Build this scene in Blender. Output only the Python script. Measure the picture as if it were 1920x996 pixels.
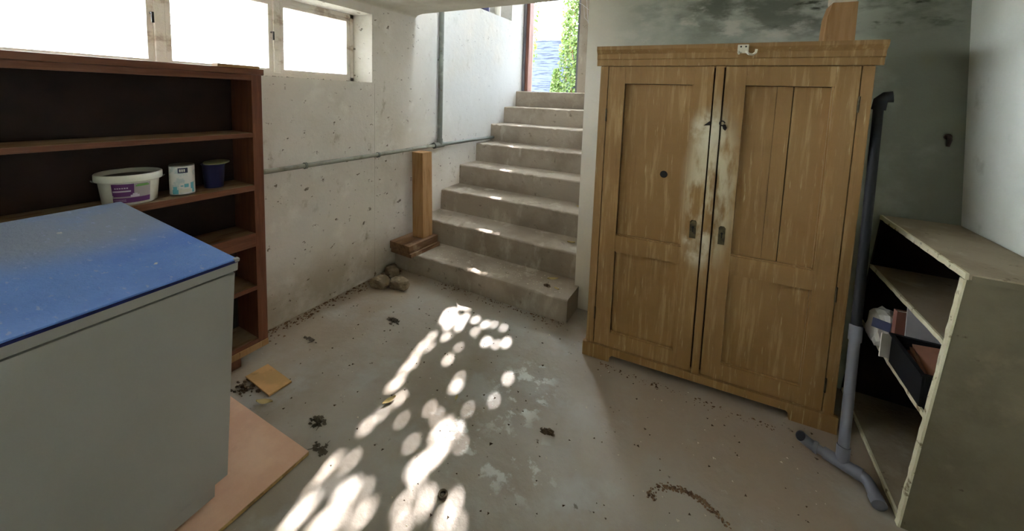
import bpy, bmesh, math, random
from mathutils import Vector, Matrix, Euler

for o in list(bpy.data.objects):
    bpy.data.objects.remove(o)
SC = bpy.context.scene
COL = SC.collection
R = math.radians

# ------------------------------------------------------------------ camera
cam_d = bpy.data.cameras.new('camera')
cam = bpy.data.objects.new('camera', cam_d)
COL.objects.link(cam)
SC.camera = cam
cam_d.sensor_fit = 'HORIZONTAL'
cam_d.sensor_width = 36.0
cam_d.lens = 707.85 / 1920 * 36.0
cam_d.shift_x = (960 - 959.1) / 1920
cam_d.shift_y = (247.7 - 498) / 1920
cam_d.clip_start = 0.02
YAW, PITCH, ROLL = -0.4977, 0.0921, 0.0345
fwd = Vector((math.sin(YAW) * math.cos(PITCH), math.cos(YAW) * math.cos(PITCH), -math.sin(PITCH)))
rgt = Vector((math.cos(YAW), -math.sin(YAW), 0))
upv = rgt.cross(fwd)
cx = rgt * math.cos(ROLL) + upv * math.sin(ROLL)
cy = -rgt * math.sin(ROLL) + upv * math.cos(ROLL)
cam.matrix_world = Matrix(((cx.x, cy.x, -fwd.x, 0), (cx.y, cy.y, -fwd.y, 0), (cx.z, cy.z, -fwd.z, 1.5), (0, 0, 0, 1)))

# ------------------------------------------------------------------ sky, sun, exposure
w = bpy.data.worlds.new('sky')
SC.world = w
w.use_nodes = True
wb = w.node_tree.nodes['Background']
wb.inputs['Color'].default_value = (0.86, 0.94, 1.0, 1)
wb.inputs['Strength'].default_value = 15.0
SUN_DIR = Vector((0.262, -1.0, -0.79)).normalized()
sun_d = bpy.data.lights.new('sun', 'SUN')
sun_d.energy = 27.0
sun_d.angle = R(0.46)
sun_d.color = (1.0, 0.92, 0.88)
sun = bpy.data.objects.new('sun', sun_d)
COL.objects.link(sun)
sun.rotation_euler = SUN_DIR.to_track_quat('-Z', 'Y').to_euler()
sun.location = (-4, 9, 8)
vs = SC.view_settings
vs.view_transform = 'Standard'
vs.look = 'None'
vs.gamma = 1.0
vs.use_curve_mapping = False
vs.exposure = 1.6
SC.cycles.max_bounces = 10
SC.cycles.diffuse_bounces = 8
SC.cycles.sample_clamp_indirect = 20

# ------------------------------------------------------------------ helpers
def lin(r, g, b):
    f = lambda c: (c / 255 / 12.92) if c / 255 <= 0.04045 else ((c / 255 + 0.055) / 1.055) ** 2.4
    return (f(r), f(g), f(b), 1)


def mk(name, base, rough=0.8, spec=0.3, layers=(), bump=0.0, bscale=40, bstretch=(1, 1, 1), metallic=0.0, rvar=0.0):
    """layers: (colour, scale, low, high, amount, stretch[, region]); region = (centre, radii) soft box in object space."""
    m = bpy.data.materials.new(name)
    m.use_nodes = True
    nt = m.node_tree
    N, L = nt.nodes, nt.links
    b = N['Principled BSDF']
    b.inputs['Roughness'].default_value = rough
    b.inputs['Specular IOR Level'].default_value = spec
    b.inputs['Metallic'].default_value = metallic
    tc = N.new('ShaderNodeTexCoord')
    out = None

    def noise(scale, stretch, detail=8, seed=0.0, rough_=0.6):
        mp = N.new('ShaderNodeMapping')
        mp.inputs['Scale'].default_value = stretch
        mp.inputs['Location'].default_value = (seed, seed * 1.7, seed * 0.6)
        L.new(tc.outputs['Object'], mp.inputs['Vector'])
        n = N.new('ShaderNodeTexNoise')
        n.inputs['Scale'].default_value = scale
        n.inputs['Detail'].default_value = detail
        n.inputs['Roughness'].default_value = rough_
        L.new(mp.outputs['Vector'], n.inputs['Vector'])
        return n.outputs['Fac']
    rgb = N.new('ShaderNodeRGB')
    rgb.outputs[0].default_value = base
    out = rgb.outputs[0]
    for i, ly in enumerate(layers):
        col, sc, lo, hi, amt, st = ly[:6]
        f = noise(sc, st, seed=3.1 * i + 1.3)
        mr = N.new('ShaderNodeMapRange')
        mr.interpolation_type = 'SMOOTHSTEP'
        mr.inputs['From Min'].default_value = lo
        mr.inputs['From Max'].default_value = hi
        mr.inputs['To Min'].default_value = 0.0
        mr.inputs['To Max'].default_value = amt
        L.new(f, mr.inputs['Value'])
        fac = mr.outputs['Result']
        if len(ly) > 6:
            c, rad = ly[6]
            sub = N.new('ShaderNodeVectorMath'); sub.operation = 'SUBTRACT'
            sub.inputs[1].default_value = c
            L.new(tc.outputs['Object'], sub.inputs[0])
            dv = N.new('ShaderNodeVectorMath'); dv.operation = 'DIVIDE'
            dv.inputs[1].default_value = rad
            L.new(sub.outputs[0], dv.inputs[0])
            ln = N.new('ShaderNodeVectorMath'); ln.operation = 'LENGTH'
            L.new(dv.outputs[0], ln.inputs[0])
            m2 = N.new('ShaderNodeMapRange'); m2.interpolation_type = 'SMOOTHSTEP'
            m2.inputs['From Min'].default_value = 1.0
            m2.inputs['From Max'].default_value = 0.35
            L.new(ln.outputs['Value'], m2.inputs['Value'])
            mu = N.new('ShaderNodeMath'); mu.operation = 'MULTIPLY'
            L.new(fac, mu.inputs[0]); L.new(m2.outputs['Result'], mu.inputs[1])
            fac = mu.outputs[0]
        mx = N.new('ShaderNodeMix'); mx.data_type = 'RGBA'
        L.new(fac, mx.inputs['Factor'])
        L.new(out, mx.inputs['A'])
        mx.inputs['B'].default_value = col
        out = mx.outputs['Result']
    L.new(out, b.inputs['Base Color'])
    if bump:
        bp = N.new('ShaderNodeBump')
        bp.inputs['Strength'].default_value = bump
        bp.inputs['Distance'].default_value = 0.01
        L.new(noise(bscale, bstretch, seed=7.7), bp.inputs['Height'])
        L.new(bp.outputs['Normal'], b.inputs['Normal'])
    if rvar:
        mr = N.new('ShaderNodeMapRange')
        mr.inputs['To Min'].default_value = max(0.05, rough - rvar)
        mr.inputs['To Max'].default_value = min(1, rough + rvar)
        L.new(noise(6, (1, 1, 1), seed=9.1), mr.inputs['Value'])
        L.new(mr.outputs['Result'], b.inputs['Roughness'])
    return m


class MB:
    """collects shapes into one mesh"""
    def __init__(s):
        s.v = []; s.f = []; s.smooth = []; s.mi = []

    def add(s, verts, faces, smooth=False, mi=0):
        n = len(s.v)
        s.v += [tuple(v) for v in verts]
        s.f += [tuple(i + n for i in f) for f in faces]
        s.smooth += [smooth] * len(faces)
        s.mi += [mi] * len(faces)
        return s

    def box(s, x0, x1, y0, y1, z0, z1, bev=0.0, mi=0):
        if bev <= 0:
            v = [(x, y, z) for z in (z0, z1) for y in (y0, y1) for x in (x0, x1)]
            s.add(v, [(0, 2, 3, 1), (4, 5, 7, 6), (0, 1, 5, 4), (2, 6, 7, 3), (0, 4, 6, 2), (1, 3, 7, 5)], mi=mi)
        else:
            bm = bmesh.new()
            vs_ = [bm.verts.new((x, y, z)) for z in (z0, z1) for y in (y0, y1) for x in (x0, x1)]
            for f in [(0, 2, 3, 1), (4, 5, 7, 6), (0, 1, 5, 4), (2, 6, 7, 3), (0, 4, 6, 2), (1, 3, 7, 5)]:
                bm.faces.new([vs_[i] for i in f])
            bmesh.ops.bevel(bm, geom=bm.edges[:], offset=bev, segments=2, profile=0.7, affect='EDGES')
            s.frombm(bm, mi)
        return s

    def frombm(s, bm, mi=0, smooth=False):
        bm.verts.index_update()
        s.add([v.co[:] for v in bm.verts], [[v.index for v in f.verts] for f in bm.faces], smooth, mi)
        bm.free()
        return s

    def prism(s, poly, axis, a0, a1, mi=0):
        """poly: 2-D outline; axis 'x','y','z' is the extrusion axis"""
        def P(p, a):
            return {'x': (a, p[0], p[1]), 'y': (p[0], a, p[1]), 'z': (p[0], p[1], a)}[axis]
        n = len(poly)
        v = [P(p, a0) for p in poly] + [P(p, a1) for p in poly]
        f = [(i, (i + 1) % n, n + (i + 1) % n, n + i) for i in range(n)]
        f += [tuple(range(n))[::-1], tuple(range(n, 2 * n))]
        return s.add(v, f, mi=mi)

    def tube(s, pts, r, n=16, caps=True, mi=0):
        pts = [Vector(p) for p in pts]
        rs = r if isinstance(r, (list, tuple)) else [r] * len(pts)
        v = []; f = []
        ref = None
        for i, p in enumerate(pts):
            t = (pts[min(i + 1, len(pts) - 1)] - pts[max(i - 1, 0)]).normalized()
            if ref is None:
                ref = Vector((0, 0, 1)) if abs(t.z) < 0.9 else Vector((1, 0, 0))
            a = (ref - t * ref.dot(t)).normalized()
            ref = a
            bb = t.cross(a)
            for k in range(n):
                an = 2 * math.pi * k / n
                v.append(p + (a * math.cos(an) + bb * math.sin(an)) * rs[i])
        for i in range(len(pts) - 1):
            for k in range(n):
                f.append((i * n + k, i * n + (k + 1) % n, (i + 1) * n + (k + 1) % n, (i + 1) * n + k))
        s.add(v, f, True, mi)
        if caps:
            m = len(pts) - 1
            s.add(v[:n], [tuple(range(n))[::-1]], False, mi)
            s.add(v[m * n:], [tuple(range(n))], False, mi)
        return s

    def lathe(s, prof, n=40, sx=1.0, sy=1.0, mi=0, a0=0.0, a1=2 * math.pi):
        full = abs(a1 - a0 - 2 * math.pi) < 1e-6
        m = n if full else n + 1
        v = []; f = []
        for r, z in prof:
            for k in range(m):
                a = a0 + (a1 - a0) * k / n
                v.append((r * math.cos(a) * sx, r * math.sin(a) * sy, z))
        for i in range(len(prof) - 1):
            for k in range(n):
                k2 = (k + 1) % m if full else k + 1
                f.append((i * m + k, i * m + k2, (i + 1) * m + k2, (i + 1) * m + k))
        return s.add(v, f, True, mi)

    def xf(s, M):
        s.v = [tuple(M @ Vector(p)) for p in s.v]
        return s

    def jit(s, a, seed=0):
        rd = random.Random(seed)
        memo = {}
        nv = []
        for p in s.v:
            k = tuple(round(c, 5) for c in p)
            if k not in memo:
                memo[k] = tuple(c + rd.uniform(-a, a) for c in p)
            nv.append(memo[k])
        s.v = nv
        return s

    def build(s, name, mat, parent=None, loc=(0, 0, 0)):
        me = bpy.data.meshes.new(name)
        me.from_pydata(s.v, [], s.f)
        me.polygons.foreach_set('use_smooth', s.smooth)
        me.polygons.foreach_set('material_index', s.mi)
        for mt in (mat if isinstance(mat, (list, tuple)) else [mat]):
            me.materials.append(mt)
        me.update()
        o = bpy.data.objects.new(name, me)
        o.location = loc
        COL.objects.link(o)
        if parent is not None:
            o.parent = parent
        return o


def tag(o, label=None, cat=None, group=None, kind=None):
    if label: o['label'] = label
    if cat: o['category'] = cat
    if group: o['group'] = group
    if kind: o['kind'] = kind
    return o


def thing(name, label, cat, loc=(0, 0, 0), rot=(0, 0, 0), group=None, kind=None):
    o = bpy.data.objects.new(name, None)
    o.empty_display_size = 0.1
    COL.objects.link(o)
    o.location = loc
    o.rotation_euler = rot
    return tag(o, label, cat, group, kind)


def struct(mb, name, mat, parent=None):
    return tag(mb.build(name, mat, parent), kind='structure')


rnd = random.Random(11)
S1 = (1, 1, 1)

# ------------------------------------------------------------------ materials
M_wall = mk('old_whitewash', lin(214, 208, 199), 0.92, 0.15, [
    (lin(188, 181, 166), 1.6, 0.45, 0.75, 0.6, S1),
    (lin(230, 226, 218), 5, 0.55, 0.7, 0.6, S1),
    (lin(160, 150, 128), 9, 0.60, 0.74, 0.7, (1, 1, 0.6)),
    (lin(150, 135, 110), 3.0, 0.3, 0.6, 0.7, S1, ((-2.36, 1.6, -0.05), (0.8, 3.0, 0.55))),
    (lin(92, 76, 60), 17, 0.635, 0.68, 0.85, (1, 1, 1.3)),
    (lin(110, 96, 78), 42, 0.68, 0.72, 0.7, (1, 1, 0.7)),
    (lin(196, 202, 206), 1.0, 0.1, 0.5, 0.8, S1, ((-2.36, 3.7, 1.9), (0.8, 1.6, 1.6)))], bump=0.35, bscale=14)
M_back = mk('mouldy_plaster_with_shade', lin(188, 190, 178), 0.92, 0.15, [
    (lin(112, 116, 104), 1.5, 0.2, 0.5, 0.8, S1, ((0.95, 2.5, 1.3), (0.75, 1.0, 1.3))),  # right part: the wardrobe's shade painted into the wall colour
    (lin(138, 144, 130), 2.2, 0.42, 0.66, 0.7, (1, 1, 1.5)),
    (lin(96, 100, 88), 3.4, 0.42, 0.6, 0.9, (1, 1, 2.2), ((0.35, 2.5, 2.12), (1.1, 1.0, 0.36))),
    (lin(205, 202, 190), 4.5, 0.54, 0.64, 0.8, (1, 1, 2.0), ((-0.2, 2.5, 1.95), (1.0, 1.0, 0.3))),
    (lin(58, 60, 50), 5.5, 0.56, 0.66, 0.9, (1, 1, 2.4), ((0.6, 2.5, 2.12), (1.0, 1.0, 0.34))),
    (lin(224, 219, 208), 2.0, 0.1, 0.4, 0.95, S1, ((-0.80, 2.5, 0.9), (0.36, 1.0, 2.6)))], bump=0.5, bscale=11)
M_right = mk('pale_plaster', lin(224, 226, 218), 0.92, 0.15, [
    (lin(204, 206, 196), 2, 0.4, 0.7, 0.6, S1),
    (lin(176, 176, 162), 5, 0.58, 0.72, 0.5, (1, 1, 0.8))], bump=0.3, bscale=14)
M_ceil = mk('ceiling_plaster', lin(206, 202, 188), 0.92, 0.15, [
    (lin(160, 152, 134), 2.2, 0.45, 0.7, 0.6, S1),
    (lin(60, 62, 54), 3.5, 0.42, 0.6, 0.9, S1, ((0.5, 2.4, 2.2), (1.0, 0.7, 0.6)))], bump=0.4, bscale=10)
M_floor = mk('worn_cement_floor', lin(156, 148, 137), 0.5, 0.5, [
    (lin(138, 126, 110), 1.3, 0.42, 0.62, 0.8, S1),
    (lin(162, 161, 156), 2.6, 0.5, 0.66, 0.7, S1),
    (lin(140, 124, 104), 2.4, 0.3, 0.55, 0.75, S1, ((-2.2, 1.7, 0), (0.55, 1.6, 1))),
    (lin(150, 132, 114), 2.4, 0.3, 0.55, 0.75, S1, ((0.3, 2.0, 0), (1.3, 0.9, 1))),
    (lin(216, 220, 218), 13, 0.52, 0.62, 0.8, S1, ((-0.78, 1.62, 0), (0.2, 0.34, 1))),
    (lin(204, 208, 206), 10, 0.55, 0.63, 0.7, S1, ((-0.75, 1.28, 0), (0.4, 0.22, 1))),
    (lin(86, 76, 62), 21, 0.66, 0.72, 0.8, S1),
    (lin(178, 172, 160), 34, 0.68, 0.73, 0.6, S1)], bump=0.3, bscale=26, rvar=0.2)
M_step = mk('bare_concrete', lin(160, 150, 137), 0.9, 0.2, [
    (lin(134, 123, 110), 2.4, 0.42, 0.65, 0.8, S1),
    (lin(184, 175, 162), 7, 0.56, 0.68, 0.7, (1, 1, 0.35)),
    (lin(98, 90, 78), 14, 0.62, 0.7, 0.6, S1)], bump=0.45, bscale=28)
M_out = mk('outer_brick_render', lin(90, 64, 54), 0.9, 0.2, [(lin(72, 52, 46), 5, 0.45, 0.65, 0.7, S1)], bump=0.3, bscale=20)
M_blocker = mk('grey_blocker_render', lin(128, 134, 142), 0.9, 0.2, [(lin(110, 116, 124), 5, 0.45, 0.65, 0.7, S1)], bump=0.3, bscale=20)
M_ground = mk('yard_ground', lin(150, 145, 132), 0.95, 0.1, [(lin(110, 108, 84), 2, 0.45, 0.6, 0.8, S1)], bump=0.5, bscale=20)
M_winframe = mk('flaking_window_paint', lin(224, 216, 208), 0.7, 0.3, [
    (lin(164, 140, 120), 9, 0.52, 0.64, 0.7, (1, 0.4, 1)),
    (lin(225, 218, 204), 14, 0.52, 0.62, 0.7, S1)], bump=0.3, bscale=40)
M_mesh = mk('rusty_dark_wire', lin(40, 36, 38), 0.7, 0.2)
M_doorred = mk('red_brown_frame_wood', lin(132, 92, 80), 0.6, 0.3, [(lin(100, 66, 56), 6, 0.4, 0.65, 0.8, (6, 6, 0.5))], bump=0.2, bscale=30)
M_doorgrey = mk('grey_frame_paint', lin(112, 112, 120), 0.6, 0.3, [(lin(88, 88, 98), 5, 0.4, 0.65, 0.7, S1)])
M_dkwood = mk('red_brown_shelf_wood', lin(112, 70, 48), 0.45, 0.4, [
    (lin(92, 48, 28), 5, 0.4, 0.65, 0.8, (8, 0.7, 8)),
    (lin(134, 90, 64), 9, 0.56, 0.68, 0.5, (8, 0.6, 8))], bump=0.1, bscale=30, bstretch=(6, 0.6, 6))
M_dkwood_v = mk('red_brown_upright_wood', lin(112, 68, 46), 0.45, 0.4, [
    (lin(92, 48, 28), 5, 0.4, 0.65, 0.8, (8, 8, 0.7)),
    (lin(134, 90, 64), 9, 0.56, 0.68, 0.5, (8, 8, 0.6))], bump=0.1, bscale=30, bstretch=(6, 6, 0.6))
M_dkback = mk('dark_hardboard_back', lin(52, 34, 28), 0.6, 0.25, [(lin(34, 22, 20), 4, 0.4, 0.65, 0.8, S1)])
M_dusty = mk('dusty_shelf_board', lin(126, 100, 74), 0.75, 0.2, [
    (lin(150, 134, 112), 5, 0.45, 0.65, 0.8, (1, 0.5, 1)), (lin(104, 66, 42), 8, 0.5, 0.66, 0.7, (3, 0.6, 3))])
M_cab = mk('mustard_brown_paint', lin(148, 114, 71), 0.55, 0.35, [
    (lin(134, 102, 60), 2.2, 0.42, 0.62, 0.7, S1),
    (lin(172, 142, 98), 5, 0.50, 0.70, 0.8, (9, 9, 0.7)),
    (lin(120, 90, 54), 7, 0.55, 0.72, 0.5, (8, 8, 0.5)),
    (lin(196, 174, 130), 14, 0.62, 0.72, 0.65, (5, 5, 0.4)),
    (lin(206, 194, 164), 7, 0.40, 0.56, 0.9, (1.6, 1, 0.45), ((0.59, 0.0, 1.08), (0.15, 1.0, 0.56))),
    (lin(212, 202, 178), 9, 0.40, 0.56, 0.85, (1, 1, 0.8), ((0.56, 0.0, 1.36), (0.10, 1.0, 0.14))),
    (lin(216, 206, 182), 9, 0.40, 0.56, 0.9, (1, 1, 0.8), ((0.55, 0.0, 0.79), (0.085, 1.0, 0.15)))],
    bump=0.18, bscale=24, bstretch=(3, 3, 0.6), rvar=0.12)
M_cabdark = mk('dark_gap_wood', lin(58, 40, 22), 0.8, 0.2)
M_iron = mk('tarnished_iron', lin(92, 84, 62), 0.5, 0.5, [(lin(54, 46, 34), 20, 0.45, 0.6, 0.8, S1)], metallic=0.6)
M_darkiron = mk('dark_iron', lin(50, 44, 40), 0.5, 0.5, metallic=0.5)
M_hook = mk('white_enamel_hook', lin(222, 214, 196), 0.4, 0.5, [(lin(120, 100, 76), 30, 0.55, 0.65, 0.7, S1)])
M_pinewood = mk('old_pine', lin(164, 128, 88), 0.7, 0.25, [
    (lin(142, 104, 62), 4, 0.42, 0.65, 0.8, (7, 7, 0.5)),
    (lin(104, 72, 44), 12, 0.62, 0.72, 0.7, (3, 3, 0.5))], bump=0.2, bscale=22, bstretch=(6, 6, 0.6))
M_oldplank = mk('weathered_plank', lin(120, 92, 68), 0.85, 0.2, [
    (lin(88, 64, 48), 4, 0.42, 0.62, 0.8, (6, 0.7, 6)), (lin(160, 142, 118), 7, 0.56, 0.7, 0.6, S1)], bump=0.3, bscale=24)
M_stone = mk('rough_stone', lin(128, 114, 94), 0.95, 0.15, [(lin(92, 80, 64), 12, 0.45, 0.6, 0.8, S1), (lin(160, 146, 120), 20, 0.56, 0.66, 0.7, S1)], bump=0.7, bscale=30)
M_galv = mk('galvanised_pipe', lin(108, 112, 106), 0.65, 0.4, [
    (lin(140, 146, 138), 5, 0.54, 0.65, 0.7, S1), (lin(96, 82, 62), 14, 0.6, 0.7, 0.7, S1)], bump=0.1)
M_pipepaint = mk('whitewashed_pipe', lin(146, 146, 134), 0.8, 0.2, [(lin(112, 108, 94), 9, 0.5, 0.65, 0.8, S1)], bump=0.2)
M_freezer = mk('grey_white_enamel', lin(154, 153, 147), 0.42, 0.4, [(lin(144, 142, 135), 1.5, 0.4, 0.65, 0.5, S1)])
M_blue = mk('blue_felt_cover', lin(108, 144, 214), 0.7, 0.25, [
    (lin(90, 126, 206), 3, 0.42, 0.62, 0.7, S1),
    (lin(140, 148, 160), 2.2, 0.22, 0.5, 0.85, S1, ((-0.62, -0.2, 0.94), (0.4, 0.5, 1))),
    (lin(150, 164, 206), 26, 0.60, 0.68, 0.7, (1, 2.5, 1)),
    (lin(214, 208, 196), 16, 0.685, 0.73, 0.8, S1)], bump=0.4, bscale=60)
M_navy = mk('navy_edging', lin(24, 28, 80), 0.8, 0.2)
M_whiteplastic = mk('off_white_plastic', lin(226, 224, 212), 0.4, 0.4, [(lin(206, 202, 186), 3, 0.45, 0.6, 0.6, S1)])
M_dirtyfill = mk('dried_paint', lin(70, 62, 52), 0.8, 0.2, [(lin(120, 112, 98), 12, 0.5, 0.64, 0.8, S1)])
M_purple = mk('purple_print', lin(104, 52, 112), 0.5, 0.4)
M_lilac = mk('lilac_print', lin(206, 196, 208), 0.5, 0.4)
M_green = mk('green_print', lin(110, 160, 84), 0.5, 0.4)
M_greyprint = mk('grey_print', lin(168, 158, 158), 0.5, 0.4)
M_labelwhite = mk('label_white', lin(232, 232, 230), 0.5, 0.4, [(lin(180, 200, 204), 24, 0.5, 0.62, 0.7, S1)])
M_teal = mk('teal_print', lin(104, 178, 196), 0.5, 0.4)
M_navyprint = mk('navy_print', lin(40, 44, 78), 0.5, 0.4)
M_tin = mk('tin_rim', lin(150, 150, 146), 0.35, 0.5, metallic=0.8)
M_bluepot = mk('dark_blue_plastic', lin(54, 56, 96), 0.4, 0.45)
M_potlid = mk('dull_yellow_green_lid', lin(150, 150, 110), 0.5, 0.4)
M_laminate = mk('pink_beige_laminate', lin(206, 164, 138), 0.4, 0.45, [
    (lin(224, 188, 160), 3, 0.45, 0.65, 0.7, S1), (lin(172, 128, 100), 6, 0.58, 0.7, 0.5, S1)])
M_chip = mk('chipboard_edge', lin(178, 150, 102), 0.85, 0.2, [(lin(140, 112, 72), 40, 0.45, 0.6, 0.8, S1)])
M_card = mk('worn_board_scrap', lin(172, 136, 88), 0.85, 0.2, [(lin(196, 150, 100), 8, 0.42, 0.6, 0.8, S1), (lin(128, 100, 64), 14, 0.58, 0.68, 0.7, S1)])
M_pvc = mk('grey_pvc', lin(110, 111, 120), 0.4, 0.45, [(lin(104, 104, 108), 3, 0.45, 0.65, 0.6, S1)])
M_black = mk('black_plastic_and_shade', lin(22, 22, 25), 0.65, 0.3)
M_shelfpaint = mk('grimy_olive_paint', lin(112, 104, 84), 0.8, 0.25, [
    (lin(94, 87, 68), 2.6, 0.42, 0.62, 0.7, S1), (lin(126, 114, 92), 6, 0.55, 0.68, 0.6, S1), (lin(74, 64, 48), 13, 0.64, 0.71, 0.8, S1)], bump=0.2, bscale=30)
M_shelftop = mk('dusty_top_board', lin(160, 147, 126), 0.9, 0.15, [
    (lin(136, 122, 102), 2.6, 0.42, 0.62, 0.8, S1), (lin(176, 164, 144), 8, 0.56, 0.68, 0.6, S1), (lin(96, 82, 64), 20, 0.64, 0.7, 0.6, S1)], bump=0.25, bscale=40)
M_edgepaint = mk('chipped_cream_edge', lin(206, 198, 168), 0.7, 0.3, [
    (lin(120, 104, 76), 24, 0.58, 0.64, 0.9, S1), (lin(226, 220, 196), 10, 0.52, 0.64, 0.6, S1)], bump=0.3, bscale=50)
M_shelfdark = mk('dark_board', lin(36, 31, 26), 0.9, 0.15, [(lin(56, 46, 38), 4, 0.5, 0.66, 0.7, S1)])  # darker board, used for the shelf unit's back, far end and middle shelf
M_brownboard = mk('red_brown_board', lin(164, 118, 96), 0.6, 0.3, [(lin(140, 98, 78), 3, 0.45, 0.65, 0.6, S1)])
M_paper = mk('white_paper', lin(226, 220, 212), 0.8, 0.2)
M_greyboard = mk('pale_grey_card', lin(188, 184, 186), 0.75, 0.2)
M_redbook = mk('dull_red_cover', lin(142, 98, 88), 0.6, 0.3)
M_dirt = mk('dark_dirt', lin(78, 64, 50), 0.95, 0.1, [(lin(96, 80, 60), 30, 0.5, 0.62, 0.7, S1)])
M_soil = mk('brown_soil', lin(116, 92, 70), 0.95, 0.1, [(lin(70, 48, 34), 30, 0.45, 0.6, 0.8, S1)])
M_char = mk('charred_scrap', lin(88, 80, 68), 0.9, 0.15)
M_dryleaf = mk('dry_leaf', lin(178, 160, 112), 0.8, 0.2)
M_rust = mk('rusty_iron', lin(58, 42, 38), 0.8, 0.3)
M_fence = mk('grey_weathered_board', lin(60, 66, 80), 0.9, 0.15, [(lin(30, 34, 46), 7, 0.50, 0.6, 0.85, (0.5, 1, 7))], bump=0.3, bscale=20, bstretch=(0.7, 1, 8))
M_web = mk('cobweb_thread', lin(210, 212, 220), 0.8, 0.2)
M_crumb = mk('plaster_crumb', lin(206, 196, 176), 0.95, 0.1)


def leaf_material(name, c, tr):
    m = bpy.data.materials.new(name)
    m.use_nodes = True
    nt = m.node_tree
    b = nt.nodes['Principled BSDF']
    oi = nt.nodes.new('ShaderNodeTexNoise')
    oi.inputs['Scale'].default_value = 9
    tc = nt.nodes.new('ShaderNodeTexCoord')
    nt.links.new(tc.outputs['Object'], oi.inputs['Vector'])
    mx = nt.nodes.new('ShaderNodeMix'); mx.data_type = 'RGBA'
    mx.inputs['A'].default_value = c
    mx.inputs['B'].default_value = (min(1, c[0] * 2.2), c[1] * 1.25, c[2] * 0.9, 1)
    nt.links.new(oi.outputs['Fac'], mx.inputs['Factor'])
    nt.links.new(mx.outputs['Result'], b.inputs['Base Color'])
    b.inputs['Roughness'].default_value = 0.6
    t = nt.nodes.new('ShaderNodeBsdfTranslucent')
    nt.links.new(mx.outputs['Result'], t.inputs['Color'])
    ms = nt.nodes.new('ShaderNodeMixShader')
    ms.inputs[0].default_value = tr
    nt.links.new(b.outputs[0], ms.inputs[1]); nt.links.new(t.outputs[0], ms.inputs[2])
    nt.links.new(ms.outputs[0], nt.nodes['Material Output'].inputs['Surface'])
    return m


M_leaf = leaf_material('ivy_leaf', lin(50, 78, 26), 0.5)
M_leafdark = leaf_material('canopy_leaf', lin(52, 84, 36), 0.12)


def glass_material():
    m = bpy.data.materials.new('dusty_window_glass')
    m.use_nodes = True
    nt = m.node_tree
    N, L = nt.nodes, nt.links
    N.remove(N['Principled BSDF'])
    t = N.new('ShaderNodeBsdfTransparent'); t.inputs['Color'].default_value = (0.96, 0.97, 0.97, 1)
    g = N.new('ShaderNodeBsdfGlossy'); g.inputs['Roughness'].default_value = 0.05
    d = N.new('ShaderNodeBsdfTranslucent'); d.inputs['Color'].default_value = (0.9, 0.9, 0.86, 1)
    fr = N.new('ShaderNodeFresnel'); fr.inputs['IOR'].default_value = 1.45
    m1 = N.new('ShaderNodeMixShader'); m2 = N.new('ShaderNodeMixShader')
    n = N.new('ShaderNodeTexNoise'); n.inputs['Scale'].default_value = 5; n.inputs['Detail'].default_value = 6
    tc = N.new('ShaderNodeTexCoord'); L.new(tc.outputs['Object'], n.inputs['Vector'])
    mr = N.new('ShaderNodeMapRange')
    mr.inputs['From Min'].default_value = 0.35; mr.inputs['From Max'].default_value = 0.75
    mr.inputs['To Min'].default_value = 0.05; mr.inputs['To Max'].default_value = 0.3
    L.new(n.outputs['Fac'], mr.inputs['Value'])
    L.new(mr.outputs['Result'], m1.inputs[0]); L.new(t.outputs[0], m1.inputs[1]); L.new(d.outputs[0], m1.inputs[2])
    L.new(fr.outputs[0], m2.inputs[0]); L.new(m1.outputs[0], m2.inputs[1]); L.new(g.outputs[0], m2.inputs[2])
    L.new(m2.outputs[0], N['Material Output'].inputs['Surface'])
    return m


M_glass = glass_material()

# ------------------------------------------------------------------ structure
XL, XLO = -2.36, -2.62           # inner and outer face of the left wall
YB = 2.535                       # back wall of the room
XS = -0.815                      # right-hand side of the stairwell
WY0, WY1, WZ0, WZ1 = -2.3, 2.06, 1.575, 2.09
NY0, NY1, NZ0, NZ1 = 3.15, 4.25, 2.455, 2.95
CZ = 2.185                       # ceiling
SILL = 1.583

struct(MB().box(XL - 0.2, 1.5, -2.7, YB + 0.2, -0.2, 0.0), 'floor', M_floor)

mb = MB()
mb.box(XLO, XL, -2.7, 4.85, 0, WZ0)                       # below the windows
mb.box(XLO, XL, -2.7, WY0, WZ0, WZ1)
# splayed right-hand reveal of the window
mb.prism([(XL, WY1), (XL, NY0), (XLO, NY0), (XLO, WY1 - 0.03), (XL - 0.2, WY1 - 0.03)], 'z', WZ0, WZ1)
mb.box(XLO, XL, -2.7, NY0, WZ1, NZ0)
mb.box(XLO, XL, NY0, NY1, WZ0, NZ0)
mb.box(XLO, XL, NY1, 4.85, WZ0, NZ1)
mb.box(XLO, XL, -2.7, NY0, NZ0, NZ1)
mb.box(XLO, XLO + 0.03, NY0, NY1, NZ0, NZ1)               # back of the niche
mb.box(XLO, XL, -2.7, 4.85, NZ1, 3.9)
wl = struct(mb, 'wall_left', M_wall)
MB().box(XL - 0.001, XL + 0.0015, 2.085, 2.089, 0.0, 1.57).box(XL - 0.001, XL + 0.0015, 2.1, 2.8, 1.338, 1.341).build('seam', M_wall, wl)
# outside cheeks of the window well
struct(MB().box(XLO - 0.24, XLO, WY1 - 0.035, WY1 + 0.4, 1.4, 2.6), 'wall_window_well', M_out)

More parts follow.
